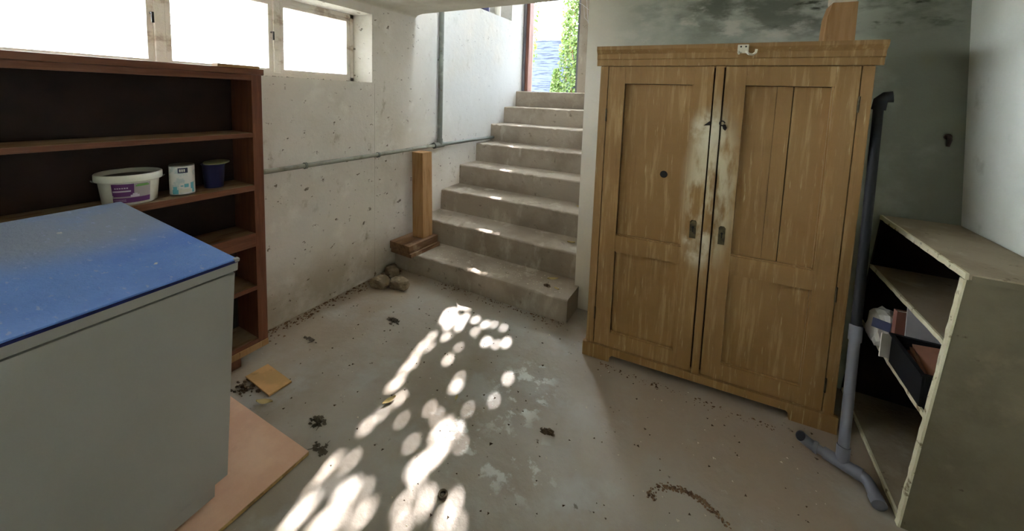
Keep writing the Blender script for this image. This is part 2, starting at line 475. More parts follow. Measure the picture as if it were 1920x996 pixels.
mb = MB()
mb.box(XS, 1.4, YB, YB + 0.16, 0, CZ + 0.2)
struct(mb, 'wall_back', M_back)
mb = MB()
mb.prism([(1.105, 0), (0.955, 2.25), (1.4, 2.25), (1.4, 0)], 'y', -2.7, YB)
struct(mb, 'wall_right', M_right)
struct(MB().box(XL - 0.2, 1.4, -2.85, -2.7, 0, CZ + 0.2), 'wall_rear', M_right)
struct(MB().box(XS, XS + 0.16, YB + 0.16, 4.85, 0, 3.9), 'wall_stairwell', M_wall)
DX0, DX1, DZ1 = -2.335, -1.585, 3.35
mb = MB()
mb.box(XL, DX0, 4.6, 4.85, SILL, DZ1)
mb.box(DX1, XS, 4.6, 4.85, SILL, DZ1)
mb.box(XL, XS, 4.6, 4.85, DZ1, 3.9)
struct(mb, 'wall_door_end', M_step)
mb = MB()
mb.box(XL, 1.4, -2.7, YB, CZ, CZ + 0.3)
# rounded cove where ceiling meets the left wall
pts = [(XL, CZ)] + [(XL + 0.09 * (1 - math.sin(a)), CZ - 0.03 * (1 - math.cos(a))) for a in [R(x) for x in range(0, 91, 15)]]
mb.prism(pts, 'y', 0.9, YB)
struct(mb, 'ceiling', M_ceil)
struct(MB().box(XL, XS, YB - 0.15, YB, CZ + 0.3, 3.9), 'wall_above_stairs', M_wall)
struct(MB().box(XLO, XS + 0.16, YB - 0.15, 4.85, 3.9, 4.1), 'ceiling_stairwell', M_ceil)
struct(MB().box(-14, 8, 4.85, 22, 1.3, 1.565).box(-14, XLO, -12, 4.85, 1.2, 1.45), 'ground', M_ground)

# ---- staircase: eight concrete steps
stairs = thing('staircase', 'grey concrete staircase climbing along the left wall to the open doorway', 'stairs', (0, 2.307, 0), kind='structure')
TR, R1, RI = 0.3032, 0.165, 0.2026


def step_mesh(k):
    y0 = k * TR
    y1 = y0 + TR + 0.02 if k < 7 else 4.85 - 2.307
    z0 = 0 if k == 0 else R1 + RI * (k - 1)
    z1 = R1 + RI * k
    x0, x1 = XL, (XS + 0.03 if k == 0 else XS)
    if k == 0:
        y1 = TR + 0.02
    rd = random.Random(40 + k)
    n = 40
    v = []; f = []
    prof = [(y0, z0), (y0, z0 + 0.5 * (z1 - z0)), (y0, z1 - 0.014), (y0 + 0.004, z1 - 0.004), (y0 + 0.014, z1), (y0 + 0.5 * (y1 - y0), z1), (y1, z1), (y1, z0)]
    m = len(prof)
    for i in range(n + 1):
        x = x0 + (x1 - x0) * i / n
        chip = rd.uniform(0, 0.005) + (0.008 if rd.random() < 0.08 else 0)
        for j, (y, z) in enumerate(prof):
            dy = dz = 0
            if j in (2, 3, 4):
                dy = chip * (0.7 if j < 4 else 1); dz = -chip * (0.9 if j > 2 else 0.4)
            if j in (5,):
                dz = rd.uniform(-0.002, 0.001)
            v.append((x, y + dy, z + dz))
    for i in range(n):
        for j in range(m):
            j2 = (j + 1) % m
            f.append((i * m + j, i * m + j2, (i + 1) * m + j2, (i + 1) * m + j))
    f.append(tuple(range(m))); f.append(tuple(n * m + j for j in range(m))[::-1])
    f = [q[::-1] for q in f]
    return MB().add(v, f)


for k in range(8):
    step_mesh(k).build('step', M_step, stairs)

# ---- window band in the left wall
win = tag(MB().box(XL - 0.225, XL - 0.175, WY0, WY1 - 0.03, WZ0, WZ0 + 0.03)
          .box(XL - 0.225, XL - 0.175, WY0, WY1 - 0.03, WZ1 - 0.03, WZ1)
          .box(XL - 0.225, XL - 0.175, WY1 - 0.06, WY1 - 0.03, WZ0, WZ1)
          .box(XL - 0.225, XL - 0.175, WY0, WY0 + 0.03, WZ0, WZ1).build('window_1', M_winframe), kind='structure')
edges = [WY0 + 0.03, -1.2, -0.15, 0.86, 1.445, WY1 - 0.06]
for i, y in enumerate(edges[1:-1]):
    MB().box(XL - 0.23, XL - 0.165, y - 0.022, y + 0.022, WZ0 + 0.03, WZ1 - 0.03, 0.004).build('mullion', M_winframe, win)
for i in range(5):
    a, b = edges[i] + (0.022 if i else 0), edges[i + 1] - (0.022 if i < 4 else 0)
    t = 0.026
    z0, z1 = WZ0 + 0.03, WZ1 - 0.03
    s = MB()
    s.box(XL - 0.215, XL - 0.18, a, b, z0, z0 + t).box(XL - 0.215, XL - 0.18, a, b, z1 - t, z1)
    s.box(XL - 0.215, XL - 0.18, a, a + t, z0 + t, z1 - t).box(XL - 0.215, XL - 0.18, b - t, b, z0 + t, z1 - t)
    so = s.build('sash', M_winframe, win)
    MB().box(XL - 0.2, XL - 0.196, a + t, b - t, z0 + t, z1 - t).build('pane', M_glass, so)
    if i in (2, 3):
        MB().tube([(XL - 0.178, b - 0.01, 1.86), (XL - 0.15, b - 0.012, 1.86), (XL - 0.148, b - 0.012, 1.81)], 0.006, 8).build('latch', M_darkiron, so)
mb = MB()
xg = XL - 0.40
y = 0.9
while y < 1.95:
    mb.tube([(xg, y, 1.80 + 0.03 * math.sin(y * 9)), (xg, y, 2.2)], 0.003, 5); y += 0.048
z = 1.84
while z < 2.2:
    mb.tube([(xg, 0.88, z), (xg, 1.95, z)], 0.003, 5); z += 0.048
tag(mb.build('wire_mesh', M_mesh, win), kind='stuff')

# ---- doorway at the head of the stairs
door = tag(MB().box(XL, DX0 + 0.01, 4.585, 4.74, SILL, DZ1).box(DX1 - 0.03, DX1, 4.62, 4.74, SILL, DZ1)
           .box(DX0 + 0.01, DX1 - 0.03, 4.62, 4.74, DZ1 - 0.05, DZ1).build('door_1', M_doorgrey), kind='structure')
MB().box(DX0 + 0.01, DX0 + 0.055, 4.60, 4.72, SILL + 0.004, DZ1 - 0.05, 0.004).build('door_lining', M_doorred, door)
MB().box(XL + 0.012, XL + 0.03, 4.572, 4.585, SILL + 0.004, DZ1, 0.003).build('door_trim', M_doorgrey, door)

# ------------------------------------------------------------------ outside
struct(MB().box(-1.40, -1.2, 4.85, 8.6, 1.5, 4.6), 'wall_sky_blocker', M_blocker)  # unseen wall, added to keep sky light off the stairwell wall
fence = thing('board_fence', 'pale grey horizontal board fence seen outside through the doorway', 'fence', (-4.2, 7.6, 1.565))
for i in range(5):
    MB().box(-2.2, 2.4, 0.0 + 0.004 * (i % 2), 0.028 + 0.004 * (i % 2), 0.02 + i * 0.232, 0.2515 + i * 0.232, 0.001).build('plank', M_fence, fence)
for i in range(4):
    MB().box(-2.1 + i * 1.4, -2.0 + i * 1.4, 0.034, 0.12, 0, 1.2, 0.005).build('post', M_fence, fence)


def leaf(mb, c, n, s, roll, rd):
    """small pointed leaf folded on its midrib, facing n"""
    n = n.normalized()
    a = n.orthogonal().normalized()
    b = n.cross(a)
    u = a * math.cos(roll) + b * math.sin(roll)
    v_ = n.cross(u)
    fold = n * s * 0.25
    pts = [c - u * s, c - u * s * 0.25 + v_ * s * 0.75 + fold, c + u * s, c - u * s * 0.25 - v_ * s * 0.75 + fold]
    mb.add(pts, [(0, 1, 2), (0, 2, 3)])


def ivy(name, label, cols, nleaf, seed, leafsize):
    """cols: (x, y, z0, z1, radius0, radius1): hanging strands"""
    rd = random.Random(seed)
    t = thing(name, label, 'ivy', (cols[0][0], cols[0][1], cols[0][2]))
    o = Vector(t.location)
    mb = MB()
    for _ in range(nleaf):
        x, y, z0, z1, r0, r1 = rd.choice(cols)
        q = rd.random()
        rr = (r0 + (r1 - r0) * q) * math.sqrt(rd.random())
        an = rd.uniform(0, 2 * math.pi)
        c = Vector((x + rr * math.cos(an), y + rr * math.sin(an) * 0.6, z0 + (z1 - z0) * q)) - o
        leaf(mb, c, Vector((rd.gauss(0, 0.5), -1, rd.gauss(0.3, 0.5))), leafsize * rd.uniform(0.6, 1.2), rd.uniform(0, 6.3), rd)
    tag(mb.build('foliage', M_leaf, t), kind='stuff')
    sm = MB()
    for (x, y, z0, z1, r0, r1) in cols:
        pts = []
        for i in range(9):
            q = i / 8
            pts.append(Vector((x + rd.uniform(-0.03, 0.03), y + rd.uniform(-0.02, 0.02), z0 + (z1 - z0) * q)) - o)
        sm.tube(pts, 0.007, 6)
    sm.build('stem', M_oldplank, t)


ivy('climbing_ivy', 'bright green ivy climbing up at the right side of the doorway view', [(-2.58, 7.2, 1.57, 4.0, 0.2, 0.16), (-2.75, 7.25, 1.57, 3.2, 0.22, 0.1), (-2.48, 7.2, 1.57, 4.0, 0.12, 0.14), (-2.95, 7.25, 1.57, 2.1, 0.14, 0.05), (-2.66, 7.2, 2.4, 4.0, 0.18, 0.2)], 2900, 5, 0.036)
ivy('hanging_ivy', 'thin sprig of ivy hanging by the left jamb of the doorway', [(-3.46, 7.2, 2.25, 3.6, 0.10, 0.08)], 130, 6, 0.036)

# leafy pergola canopy above the yard: sunlight reaches the floor only through its small gaps
SPOTS = [(-1.518, 1.993, 4.5), (-1.498, 1.928, 3), (-1.453, 1.949, 3), (-1.438, 1.878, 1.7), (-1.396, 1.968, 1.9), (-1.373, 1.904, 1.9), (-1.404, 2.013, 1.5), (-1.328, 2.027, 1.6), (-1.243, 2.015, 1.7), (-1.195, 2.045, 0.7), (-1.12, 2.045, 0.8), (-1.261, 1.928, 0.5), (-1.381, 1.781, 1.6), (-1.461, 1.737, 1.4), (-1.448, 1.644, 1.4), (-1.409, 1.655, 0.9), (-1.427, 1.564, 1.7), (-1.399, 1.491, 1.5), (-1.393, 1.433, 1.5), (-1.366, 1.323, 1.4), (-1.36, 1.352, 0.9), (-1.276, 1.285, 1.2), (-1.282, 1.172, 1.2), (-1.283, 1.094, 1.4), (-1.175, 1.196, 1.0), (-1.139, 1.868, 1.3), (-1.077, 1.88, 0.9), (-1.036, 1.924, 1.3), (-1.246, 1.626, 1.3), (-1.254, 1.737, 0.5), (-1.086, 1.486, 1.2), (-1.105, 1.541, 0.5), (-0.878, 1.677, 1.3), (-0.866, 1.513, 0.5), (-1.105, 1.313, 0.7), (-1.046, 1.296, 0.9), (-0.945, 1.406, 0.4), (-0.979, 1.275, 1.7), (-0.929, 1.283, 1.2), (-0.988, 1.219, 1.6), (-0.93, 1.192, 1.7), (-0.863, 1.238, 0.6), (-1.052, 1.126, 0.8), (-0.941, 1.115, 2.0), (-0.95, 1.067, 1.8), (-0.964, 1.048, 1.3), (-0.926, 1.136, 1.2), (-0.911, 1.018, 0.8), (-0.906, 0.929, 1.4), (-0.842, 0.984, 1.6), (-0.859, 0.878, 1.3), (-0.741, 1.026, 1.2), (-0.729, 0.968, 1.2), (-0.69, 0.973, 1.2), (-0.758, 0.983, 0.7), (-1.209, 0.945, 1.4), (-1.261, 0.92, 0.7), (-1.268, 0.863, 1.4), (-1.239, 0.804, 0.8), (-1.188, 0.855, 1.0), (-1.113, 0.862, 2.0), (-1.129, 0.837, 1.5), (-1.072, 0.891, 1.0), (-1.006, 0.824, 1.3), (-1.0, 0.85, 0.7), (-1.198, 0.753, 1.6), (-1.194, 0.71, 1.7), (-1.095, 0.763, 2.0), (-1.101, 0.725, 1.6), (-1.062, 0.787, 1.2), (-1.189, 0.665, 1.5)]
nS = -SUN_DIR
uS = Vector((-nS.y, nS.x, 0)).normalized()
if uS.x < 0: uS = -uS
vS = nS.cross(uS)
KD = 9.2
NOSES = [(0, -1.555, 1.8), (0, -1.50, 1.8), (0, -1.43, 1.0), (0, -1.34, 1.0), (1, -1.66, 1.8), (1, -1.61, 1.6), (1, -1.54, .9), (2, -1.77, 1.8), (2, -1.71, 1.8), (2, -1.63, 1.0), (3, -1.84, 1.7), (3, -1.79, 1.5), (4, -1.93, 2.0), (4, -1.87, 2.0), (4, -1.81, 1.4), (5, -2.06, 1.5), (5, -1.98, 1.0), (6, -2.14, 1.4), (6, -2.05, 1.0)]
holes = [(Vector((x, y, 0)).dot(uS), Vector((x, y, 0)).dot(vS), r * 0.01) for x, y, r in SPOTS]
for k, x, r in NOSES:
    p = Vector((x, 2.307 + TR * k + 0.016, R1 + RI * k))
    holes.append((p.dot(uS), p.dot(vS), r * 0.01))
crn = [Vector((x, 4.6, z)) for x in (DX0, DX1) for z in (SILL, DZ1)]
u0, u1 = min(c.dot(uS) for c in crn) - 0.3, max(c.dot(uS) for c in crn) + 0.3
v0, v1 = min(c.dot(vS) for c in crn) - 0.3, max(c.dot(vS) for c in crn) + 0.3
can = thing('leafy_canopy', 'dense leafy pergola canopy over the yard above the doorway view', 'canopy', tuple(nS * KD + uS * (u0 + u1) / 2 + vS * (v0 + v1) / 2))
co = Vector(can.location)
mb = MB()
rd = random.Random(3)
H = {}
for hu, hv, hr in holes:
    for i in range(-1, 2):
        for j in range(-1, 2):
            H.setdefault((int(hu / 0.08) + i, int(hv / 0.08) + j), []).append((hu, hv, hr))
ST = 0.011
u = u0
while u < u1:
    v = v0
    while v < v1:
        uu, vv = u + rd.uniform(-.4, .4) * ST, v + rd.uniform(-.4, .4) * ST
        s = 0.019
        ok = True
        for hu, hv, hr in H.get((int(uu / 0.08), int(vv / 0.08)), ()):
            if (hu - uu) ** 2 + (hv - vv) ** 2 < (hr * 0.66 + s * 0.6) ** 2:
                ok = False; break
        if ok:
            c = nS * (KD + rd.uniform(-0.12, 0.12)) + uS * uu + vS * vv - co
            leaf(mb, c, nS + Vector((rd.gauss(0, .2), rd.gauss(0, .2), rd.gauss(0, .2))), s, rd.uniform(0, 6.3), rd)
        v += ST
    u += ST
tag(mb.build('foliage', M_leafdark, can), kind='stuff')
mb = MB()
for i in range(5):
    uu = u0 + 0.1 + (u1 - u0 - 0.2) * i / 4
    pts = [nS * (KD + 0.16 + 0.02 * math.sin(q * 2 + i)) + uS * (uu + 0.03 * math.sin(q * 1.7 + i)) + vS * (v0 + (v1 - v0) * q / 8) - co for q in range(9)]
    MB().tube(pts, 0.0015, 6).build('branch', M_oldplank, can)

# ------------------------------------------------------------------ left bookcase
XB = -2.135
bk = thing('bookcase', 'dark red-brown wooden bookcase with open shelves standing under the windows', 'bookcase', (XB, 1.133, 0))
D0 = XL - XB + 0.012   # back of the carcass, local x
LEN = -1.9
bx = lambda *a, **k: MB().box(*a, **k)
bx(D0, 0, -0.05, 0, 0.07, 1.57, bev=0.003).build('side_panel', M_dkwood_v, bk)
bx(D0, 0, LEN, LEN + 0.05, 0.07, 1.57, bev=0.003).build('side_panel', M_dkwood_v, bk)
bx(D0, 0.006, LEN - 0.01, 0.01, 1.57, 1.60, bev=0.003).build('top_board', M_dkwood, bk)
bx(-0.02, 0, LEN + 0.05, -0.05, 1.54, 1.57, bev=0.002).build('top_rail', M_dkwood, bk)
bx(D0, D0 + 0.008, LEN + 0.05, -0.05, 0.09, 1.57).build('back_panel', M_dkback, bk)
for z0, z1, mt in ((1.243, 1.266, M_dusty), (0.957, 0.988, M_dusty), (0.405, 0.43, M_dusty), (0.10, 0.125, M_dusty)):
    bx(D0 + 0.008, -0.008, LEN + 0.05, -0.05, z0, z1).build('shelf', mt, bk)
    bx(-0.008, 0, LEN + 0.05, -0.05, z0, z1 - 0.001, bev=0.002).build('shelf_edge', M_dkwood, bk)
bx(D0 + 0.008, -0.02, LEN + 0.05, -0.05, 0.70, 0.722).build('shelf', M_dusty, bk)
bx(-0.02, 0.002, LEN + 0.05, -0.05, 0.65, 0.724, bev=0.003).build('rail', M_dkwood, bk)
bx(-0.03, 0.004, LEN, -0.0, 0.065, 0.10, bev=0.003).build('bottom_rail', M_pinewood, bk)
for y in (-0.16, -0.95, LEN + 0.1):
    for x in (-0.05, D0 + 0.03):
        bx(x - 0.025, x + 0.03, y - 0.03, y + 0.03, 0.0, 0.07, bev=0.003).build('foot', M_dkwood_v, bk)
bx(D0 + 0.009, D0 + 0.016, -0.5, -0.06, 0.13, 0.40).build('mouldy_panel', M_shelfdark, bk)

tag(MB().box(-0.03, 0.03, -0.19, 0, 0, 0.015, 0.002).build('wooden_slat', M_pinewood, loc=(-2.155, 1.12, 1.6)), 'short light orange wooden slat lying on top of the dark bookcase', 'slat')

# ---- tubs on the second shelf
ZS = 0.988
tub = thing('paint_tub', 'large white plastic paint tub with purple label on the bookcase shelf', 'tub', (-2.238, 0.63, ZS))
prof = [(0.0, 0.0), (0.082, 0.0), (0.087, 0.004), (0.097, 0.105)]
MB().lathe(prof, 48).build('body', M_whiteplastic, tub)
MB().lathe([(0.097, 0.10), (0.106, 0.10), (0.108, 0.104), (0.108, 0.128), (0.105, 0.131), (0.1, 0.131), (0.098, 0.126), (0.096, 0.112)], 48).build('rim', M_whiteplastic, tub)
MB().lathe([(0.0, 0.114), (0.097, 0.112)], 40).build('lid', M_dirtyfill, tub)
MB().tube([(0.10 * math.cos(a) + 0.006, 0.113 * math.sin(a), 0.105 - 0.0 + 0.06 * -abs(math.cos(a)) * 0.6) for a in [R(x) for x in range(-90, -271, -15)]], 0.003, 6).build('handle', M_tin, tub)


def wrap(mb, a0, a1, z0, z1, dr, r_at, n=14, mi=0):
    v = []; f = []
    for i in range(n + 1):
        a = a0 + (a1 - a0) * i / n
        for z in (z0, z1):
            r = r_at(z) + dr
            v.append((r * math.cos(a), r * math.sin(a), z))
    for i in range(n):
        f.append((2 * i, 2 * i + 2, 2 * i + 3, 2 * i + 1))
    return mb.add(v, f, True, mi)


rt = lambda z: 0.087 + 0.01 * (z - 0.004) / 0.101
aw = lambda d: R(d)
lab = MB()
wrap(lab, aw(-36), aw(40), 0.012, 0.094, 0.0008, rt, mi=0)                    # grey photo field
lab2 = lab.build('label', M_greyprint, tub)
pm = MB()
wrap(pm, aw(-36), aw(6), 0.046, 0.094, 0.0014, rt)
wrap(pm, aw(-36), aw(40), 0.012, 0.034, 0.0014, rt)
wrap(pm, aw(-34), aw(0), 0.040, 0.048, 0.0014, rt)
pm.build('label_panel', M_purple, tub)
wm = MB()
wrap(wm, aw(-34), aw(0), 0.060, 0.066, 0.002, rt)
for i in range(6):
    wrap(wm, aw(-30 + i * 4.4), aw(-30 + i * 4.4 + 3), 0.074, 0.079, 0.002, rt, n=2)
for i in range(8):
    wrap(wm, aw(-33 + i * 3), aw(-33 + i * 3 + 2), 0.025, 0.027, 0.002, rt, n=2)
    wrap(wm, aw(-33 + i * 3), aw(-33 + i * 3 + 2.2), 0.019, 0.021, 0.002, rt, n=2)
wrap(wm, aw(-1), aw(16), 0.036, 0.046, 0.002, rt)
wrap(wm, aw(3), aw(12), 0.046, 0.052, 0.002, rt)
tag(wm.build('label_lettering', M_lilac, tub), kind='stuff')
gm = MB()
wrap(gm, aw(9), aw(36), 0.080, 0.086, 0.002, rt)
wrap(gm, aw(12), aw(33), 0.0865, 0.090, 0.002, rt)
gm.build('label_emblem', M_green, tub)
tub.rotation_euler = (0, 0, R(-14))

can_ = thing('paint_can', 'slim white paint can with pale blue print on the bookcase shelf', 'can', (-2.205, 0.803, ZS))
MB().lathe([(0, 0), (0.044, 0), (0.046, 0.004), (0.046, 0.142), (0.0435, 0.144), (0.0435, 0.138), (0.0, 0.137)], 36).build('body', M_tin, can_)
rc = lambda z: 0.046
wrap(MB(), R(-170), R(170), 0.008, 0.138, 0.0006, rc, n=40).build('label', M_labelwhite, can_)
wrap(MB(), R(-20), R(24), 0.108, 0.132, 0.0014, rc).build('label_panel', M_navyprint, can_)
wm = MB()
for i in range(3):
    wrap(wm, R(-13 + i * 9), R(-13 + i * 9 + 6), 0.114, 0.126, 0.002, rc, n=3)
wrap(wm, R(-18), R(38), 0.016, 0.032, 0.002, rc)
tag(wm.build('label_lettering', M_whiteplastic, can_), kind='stuff')
tm = MB()
for a, b, z0, z1 in ((-50, -20, 0.01, 0.03), (-46, -26, 0.03, 0.045), (36, 55, 0.03, 0.06), (6, 26, 0.04, 0.056), (-10, 2, 0.045, 0.05), (44, 58, 0.012, 0.03)):
    wrap(tm, R(a), R(b), z0, z1, 0.0014, rc)
tm.build('label_print', M_teal, can_)
can_.rotation_euler = (0, 0, R(-18))

pot = thing('plastic_pot', 'small dark blue plastic pot with a loose lid on the bookcase shelf', 'pot', (-2.25, 0.95, ZS))
MB().lathe([(0, 0), (0.038, 0), (0.04, 0.003), (0.048, 0.118), (0.051, 0.118), (0.051, 0.122), (0.046, 0.122), (0.037, 0.01), (0, 0.008)], 32).build('body', M_bluepot, pot)
MB().lathe([(0, 0), (0.054, 0), (0.056, 0.003), (0.054, 0.006), (0, 0.006)], 32).xf(Matrix.Translation((0.0, 0.014, 0.124)) @ Euler((R(3), R(2), 0)).to_matrix().to_4x4()).build('lid', M_potlid, pot)

# ------------------------------------------------------------------ chest freezer
FH, FD, FL = 0.917, 0.772, 0.505
fz = thing('chest_freezer', 'grey-white chest freezer with blue covered lid in front of the bookcase', 'freezer', (-1.455, 0.625, 0.022), (0, 0.107, 0.085))
bx(-FD + 0.10, -0.005, -FL + 0.006, -0.006, 0.09, FH - 0.046, bev=0.003).build('body', M_freezer, fz)
bx(-FD + 0.12, -0.035, -FL + 0.03, -0.03, 0.005, 0.09).build('plinth', M_freezer, fz)
bx(-FD + 0.10, -0.016, -FL + 0.014, -0.014, FH - 0.046, FH - 0.038).build('gasket', M_black, fz)
bx(-FD, 0, -FL, 0, FH - 0.038, FH - 0.004, bev=0.004).build('lid', M_freezer, fz)
bx(-FD + 0.004, -0.002, -FL + 0.004, -0.002, FH - 0.006, FH + 0.004, bev=0.003).build('lid_cover', M_blue, fz)
mb = MB().box(-0.003, 0.002, -FL, 0, FH - 0.008, FH - 0.001)
mb.build('cover_edging', M_navy, fz)
bx(-0.012, 0.003, -0.012, 0.003, FH - 0.006, FH + 0.005, bev=0.003).build('corner_cap', M_tin, fz)
for y in (-0.08, -FL + 0.08):
    bx(-FD + 0.14, -FD + 0.22, y - 0.03, y + 0.03, -0.06, 0.012).build('rear_foot', M_black, fz)

pb = thing('floor_board', 'pinkish laminated board lying flat on the floor under the freezer', 'board', (-1.374, 0.875, 0), (0, 0, R(1.5)))
bx(-0.66, 0, -0.72, 0, 0.003, 0.017).build('core', M_chip, pb)
bx(-0.66, 0, -0.72, 0, 0.0171, 0.0195).build('laminate', M_laminate, pb)

cs = MB().box(-0.115, 0.115, -0.055, 0.055, 0.004, 0.012, 0.002)
o = tag(cs.build('board_scrap', M_card, loc=(-1.93, 1.02, 0)), 'small tan board scrap lying on the floor by the bookcase foot', 'scrap')
o.rotation_euler = (0, 0.0, R(-2))

# ------------------------------------------------------------------ iron pipe on the left wall
wp = thing('wall_pipe', 'thin grey iron water pipe running along and up the left wall', 'pipe', (XL + 0.035, 2.84, 1.02))
MB().tube([(0, -1.685, -0.01), (0, -0.9, -0.008), (0, 0, 0)], 0.0155, 14).build('horizontal_pipe', M_pipepaint, wp)
MB().tube([(0, 0, 0), (0, 0.5, 0.002), (0.0, 0.98, 0.0)], 0.018, 14).build('horizontal_pipe', M_galv, wp)
MB().tube([(0, 0, 0), (0, 0, 1.85)], 0.024, 14).build('vertical_pipe', M_galv, wp)
MB().tube([(0, -0.06, 0), (0, 0.05, 0)], 0.027, 14).tube([(0, 0, 0), (0, 0, 0.06)], 0.029, 14).build('tee_fitting', M_galv, wp)
MB().tube([(0, -0.085, 0), (0, -0.06, 0)], 0.031, 8).build('coupling', M_galv, wp)
for y in (-1.35, -0.75):
    MB().tube([(0.0, y - 0.008, -0.009), (0.0, y + 0.008, -0.009)], 0.0215, 12).box(-0.035, 0.0, y - 0.006, y + 0.006, -0.013, -0.003).build('clip', M_galv, wp)
MB().tube([(0.0, 0, 0.8), (0.0, 0, 0.815)], 0.027, 12).box(-0.035, 0, -0.006, 0.006, 0.80, 0.815).build('clip', M_galv, wp)

# ------------------------------------------------------------------ wooden post and planks on the first step
Z1 = R1
pl1 = MB().box(-0.12, 0.12, -0.17, 0.17, 0, 0.032, 0.004).jit(0.002, 1)
o = tag(pl1.build('thin_plank', M_oldplank, loc=(-2.21, 2.405, Z1)), 'thin dark wooden plank lying under the thicker one on the first step', 'plank')
o.rotation_euler = (0, 0, R(-3))
pl2 = MB().box(-0.115, 0.115, -0.17, 0.17, 0, 0.062, 0.006).jit(0.002, 2)
o = tag(pl2.build('thick_plank', M_oldplank, loc=(-2.225, 2.40, Z1 + 0.0335)), 'thick brown plank on the first step carrying the upright timber post', 'plank')
o.rotation_euler = (0, 0, R(-2))
pw = MB().box(-0.06, 0.06, -0.06, 0.06, 0, 0.735, 0.004)
pw.v = [(x - 0.05 * (z / 0.735), y + 0.035 * (z / 0.735), z) for x, y, z in pw.v]
o = tag(pw.build('timber_post', M_pinewood, loc=(-2.20, 2.475, Z1 + 0.097)), 'upright light brown timber post leaning on the wall under the pipe', 'post')

# stones at the foot of the wall
for (x, y, s, sd, lb) in ((-2.20, 2.0, (0.075, 0.06, 0.05), 21, 'squarish brown brick lump at the wall beside the bottom step'), (-2.07, 2.075, (0.085, 0.065, 0.045), 22, 'pale rounded stone touching the front of the bottom step'), (-2.27, 2.19, (0.06, 0.06, 0.05), 24, 'dark stone tucked between the wall and the bottom step')):
    bm = bmesh.new()
    bmesh.ops.create_icosphere(bm, subdivisions=3, radius=1)
    rd = random.Random(sd)
    ph = [rd.uniform(0, 6) for _ in range(6)]
    for v in bm.verts:
        c = v.co
        k = 1 + 0.12 * math.sin(3 * c.x + ph[0]) * math.cos(2.5 * c.y + ph[1]) + 0.07 * math.sin(6 * c.z + ph[2] + 4 * c.x)
        m = max(abs(c.x), abs(c.y), abs(c.z))
        c = c * (0.45 + 0.55 / m * 0.8) * k
        v.co = (c.x * s[0], c.y * s[1], max(c.z * s[2], -0.62 * s[2]))
    o = tag(MB().frombm(bm).build('stone', M_stone, loc=(x, y, 0.62 * s[2])), lb, 'stone')
    o.rotation_euler = (0, 0, rd.uniform(-0.5, 0.5))

# ------------------------------------------------------------------ wardrobe cabinet (local: x along the front, y back, z up)
CW, CD, CH = 1.185, 0.335, 1.79
cb = thing('wardrobe', 'mustard-brown painted two-door wooden wardrobe standing against the back wall', 'wardrobe', (-0.597, 2.086, 0), (0, 0, 0.0638))
mb = MB()
mb.box(0.012, 0.032, 0.012, CD, 0.06, 1.69).box(CW - 0.032, CW - 0.012, 0.012, CD, 0.06, 1.69)      # sides
mb.box(0.03, CW - 0.03, CD - 0.015, CD, 0.06, 1.69).box(0.012, CW - 0.012, 0.02, CD, 1.68, 1.70).box(0.012, CW - 0.012, 0.02, CD, 0.075, 0.09)
mb.build('carcass', M_cab, cb)
bx(0.012, 0.054, 0.0, 0.022, 0.085, 1.685, bev=0.002).build('stile', M_cab, cb)
bx(CW - 0.054, CW - 0.012, 0.0, 0.022, 0.085, 1.685, bev=0.002).build('stile', M_cab, cb)
bx(0.05, CW - 0.05, 0.034, 0.04, 0.09, 1.685).build('inner_panel', M_cabdark, cb)
# cornice with stepped profile, mitred ends suggested by overhang
prof = [(0.004, 1.688), (-0.006, 1.688), (-0.008, 1.72), (-0.014, 1.725), (-0.016, 1.75), (-0.03, 1.765), (-0.034, 1.772), (-0.034, 1.79), (0.004, 1.79)]
mb = MB().prism(prof, 'x', -0.008, CW + 0.012)
mb.box(-0.008, CW + 0.012, 0.004, CD, 1.70, 1.79)
mb.build('cornice', M_cab, cb)
# plinth with cut-out feet
pl = [(-0.004, 0.0), (0.150, 0.0), (0.153, 0.028), (0.165, 0.042), (0.991, 0.042), (1.003, 0.028), (1.006, 0.0), (CW + 0.004, 0.0), (CW + 0.004, 0.082), (-0.004, 0.082)]
MB().prism(pl, 'y', -0.01, 0.012).box(0.0, 0.012, 0.012, CD, 0, 0.075).box(CW - 0.012, CW, 0.012, CD, 0, 0.075).build('plinth', M_cab, cb)


def cab_door(x0, x1, stile_l, stile_r, z0, z1, ms):
    """frame of the door with two openings; panels are its sub-parts"""
    d = MB()
    xl, xr = x0 + stile_l, x1 - stile_r
    rails = [(z0, z0 + 0.085), (0.655, 0.75), (z1 - 0.09, z1)]
    y0, y1 = 0.0, 0.03
    d.box(x0, xl, y0, y1, z0, z1, 0.0015).box(xr, x1, y0, y1, z0, z1, 0.0015)
    for a, b in rails:
        d.box(xl, xr, y0 + 0.0002, y1, a, b, 0.001)
    dr = d.build('door', M_cab, cb)
    return dr, xl, xr


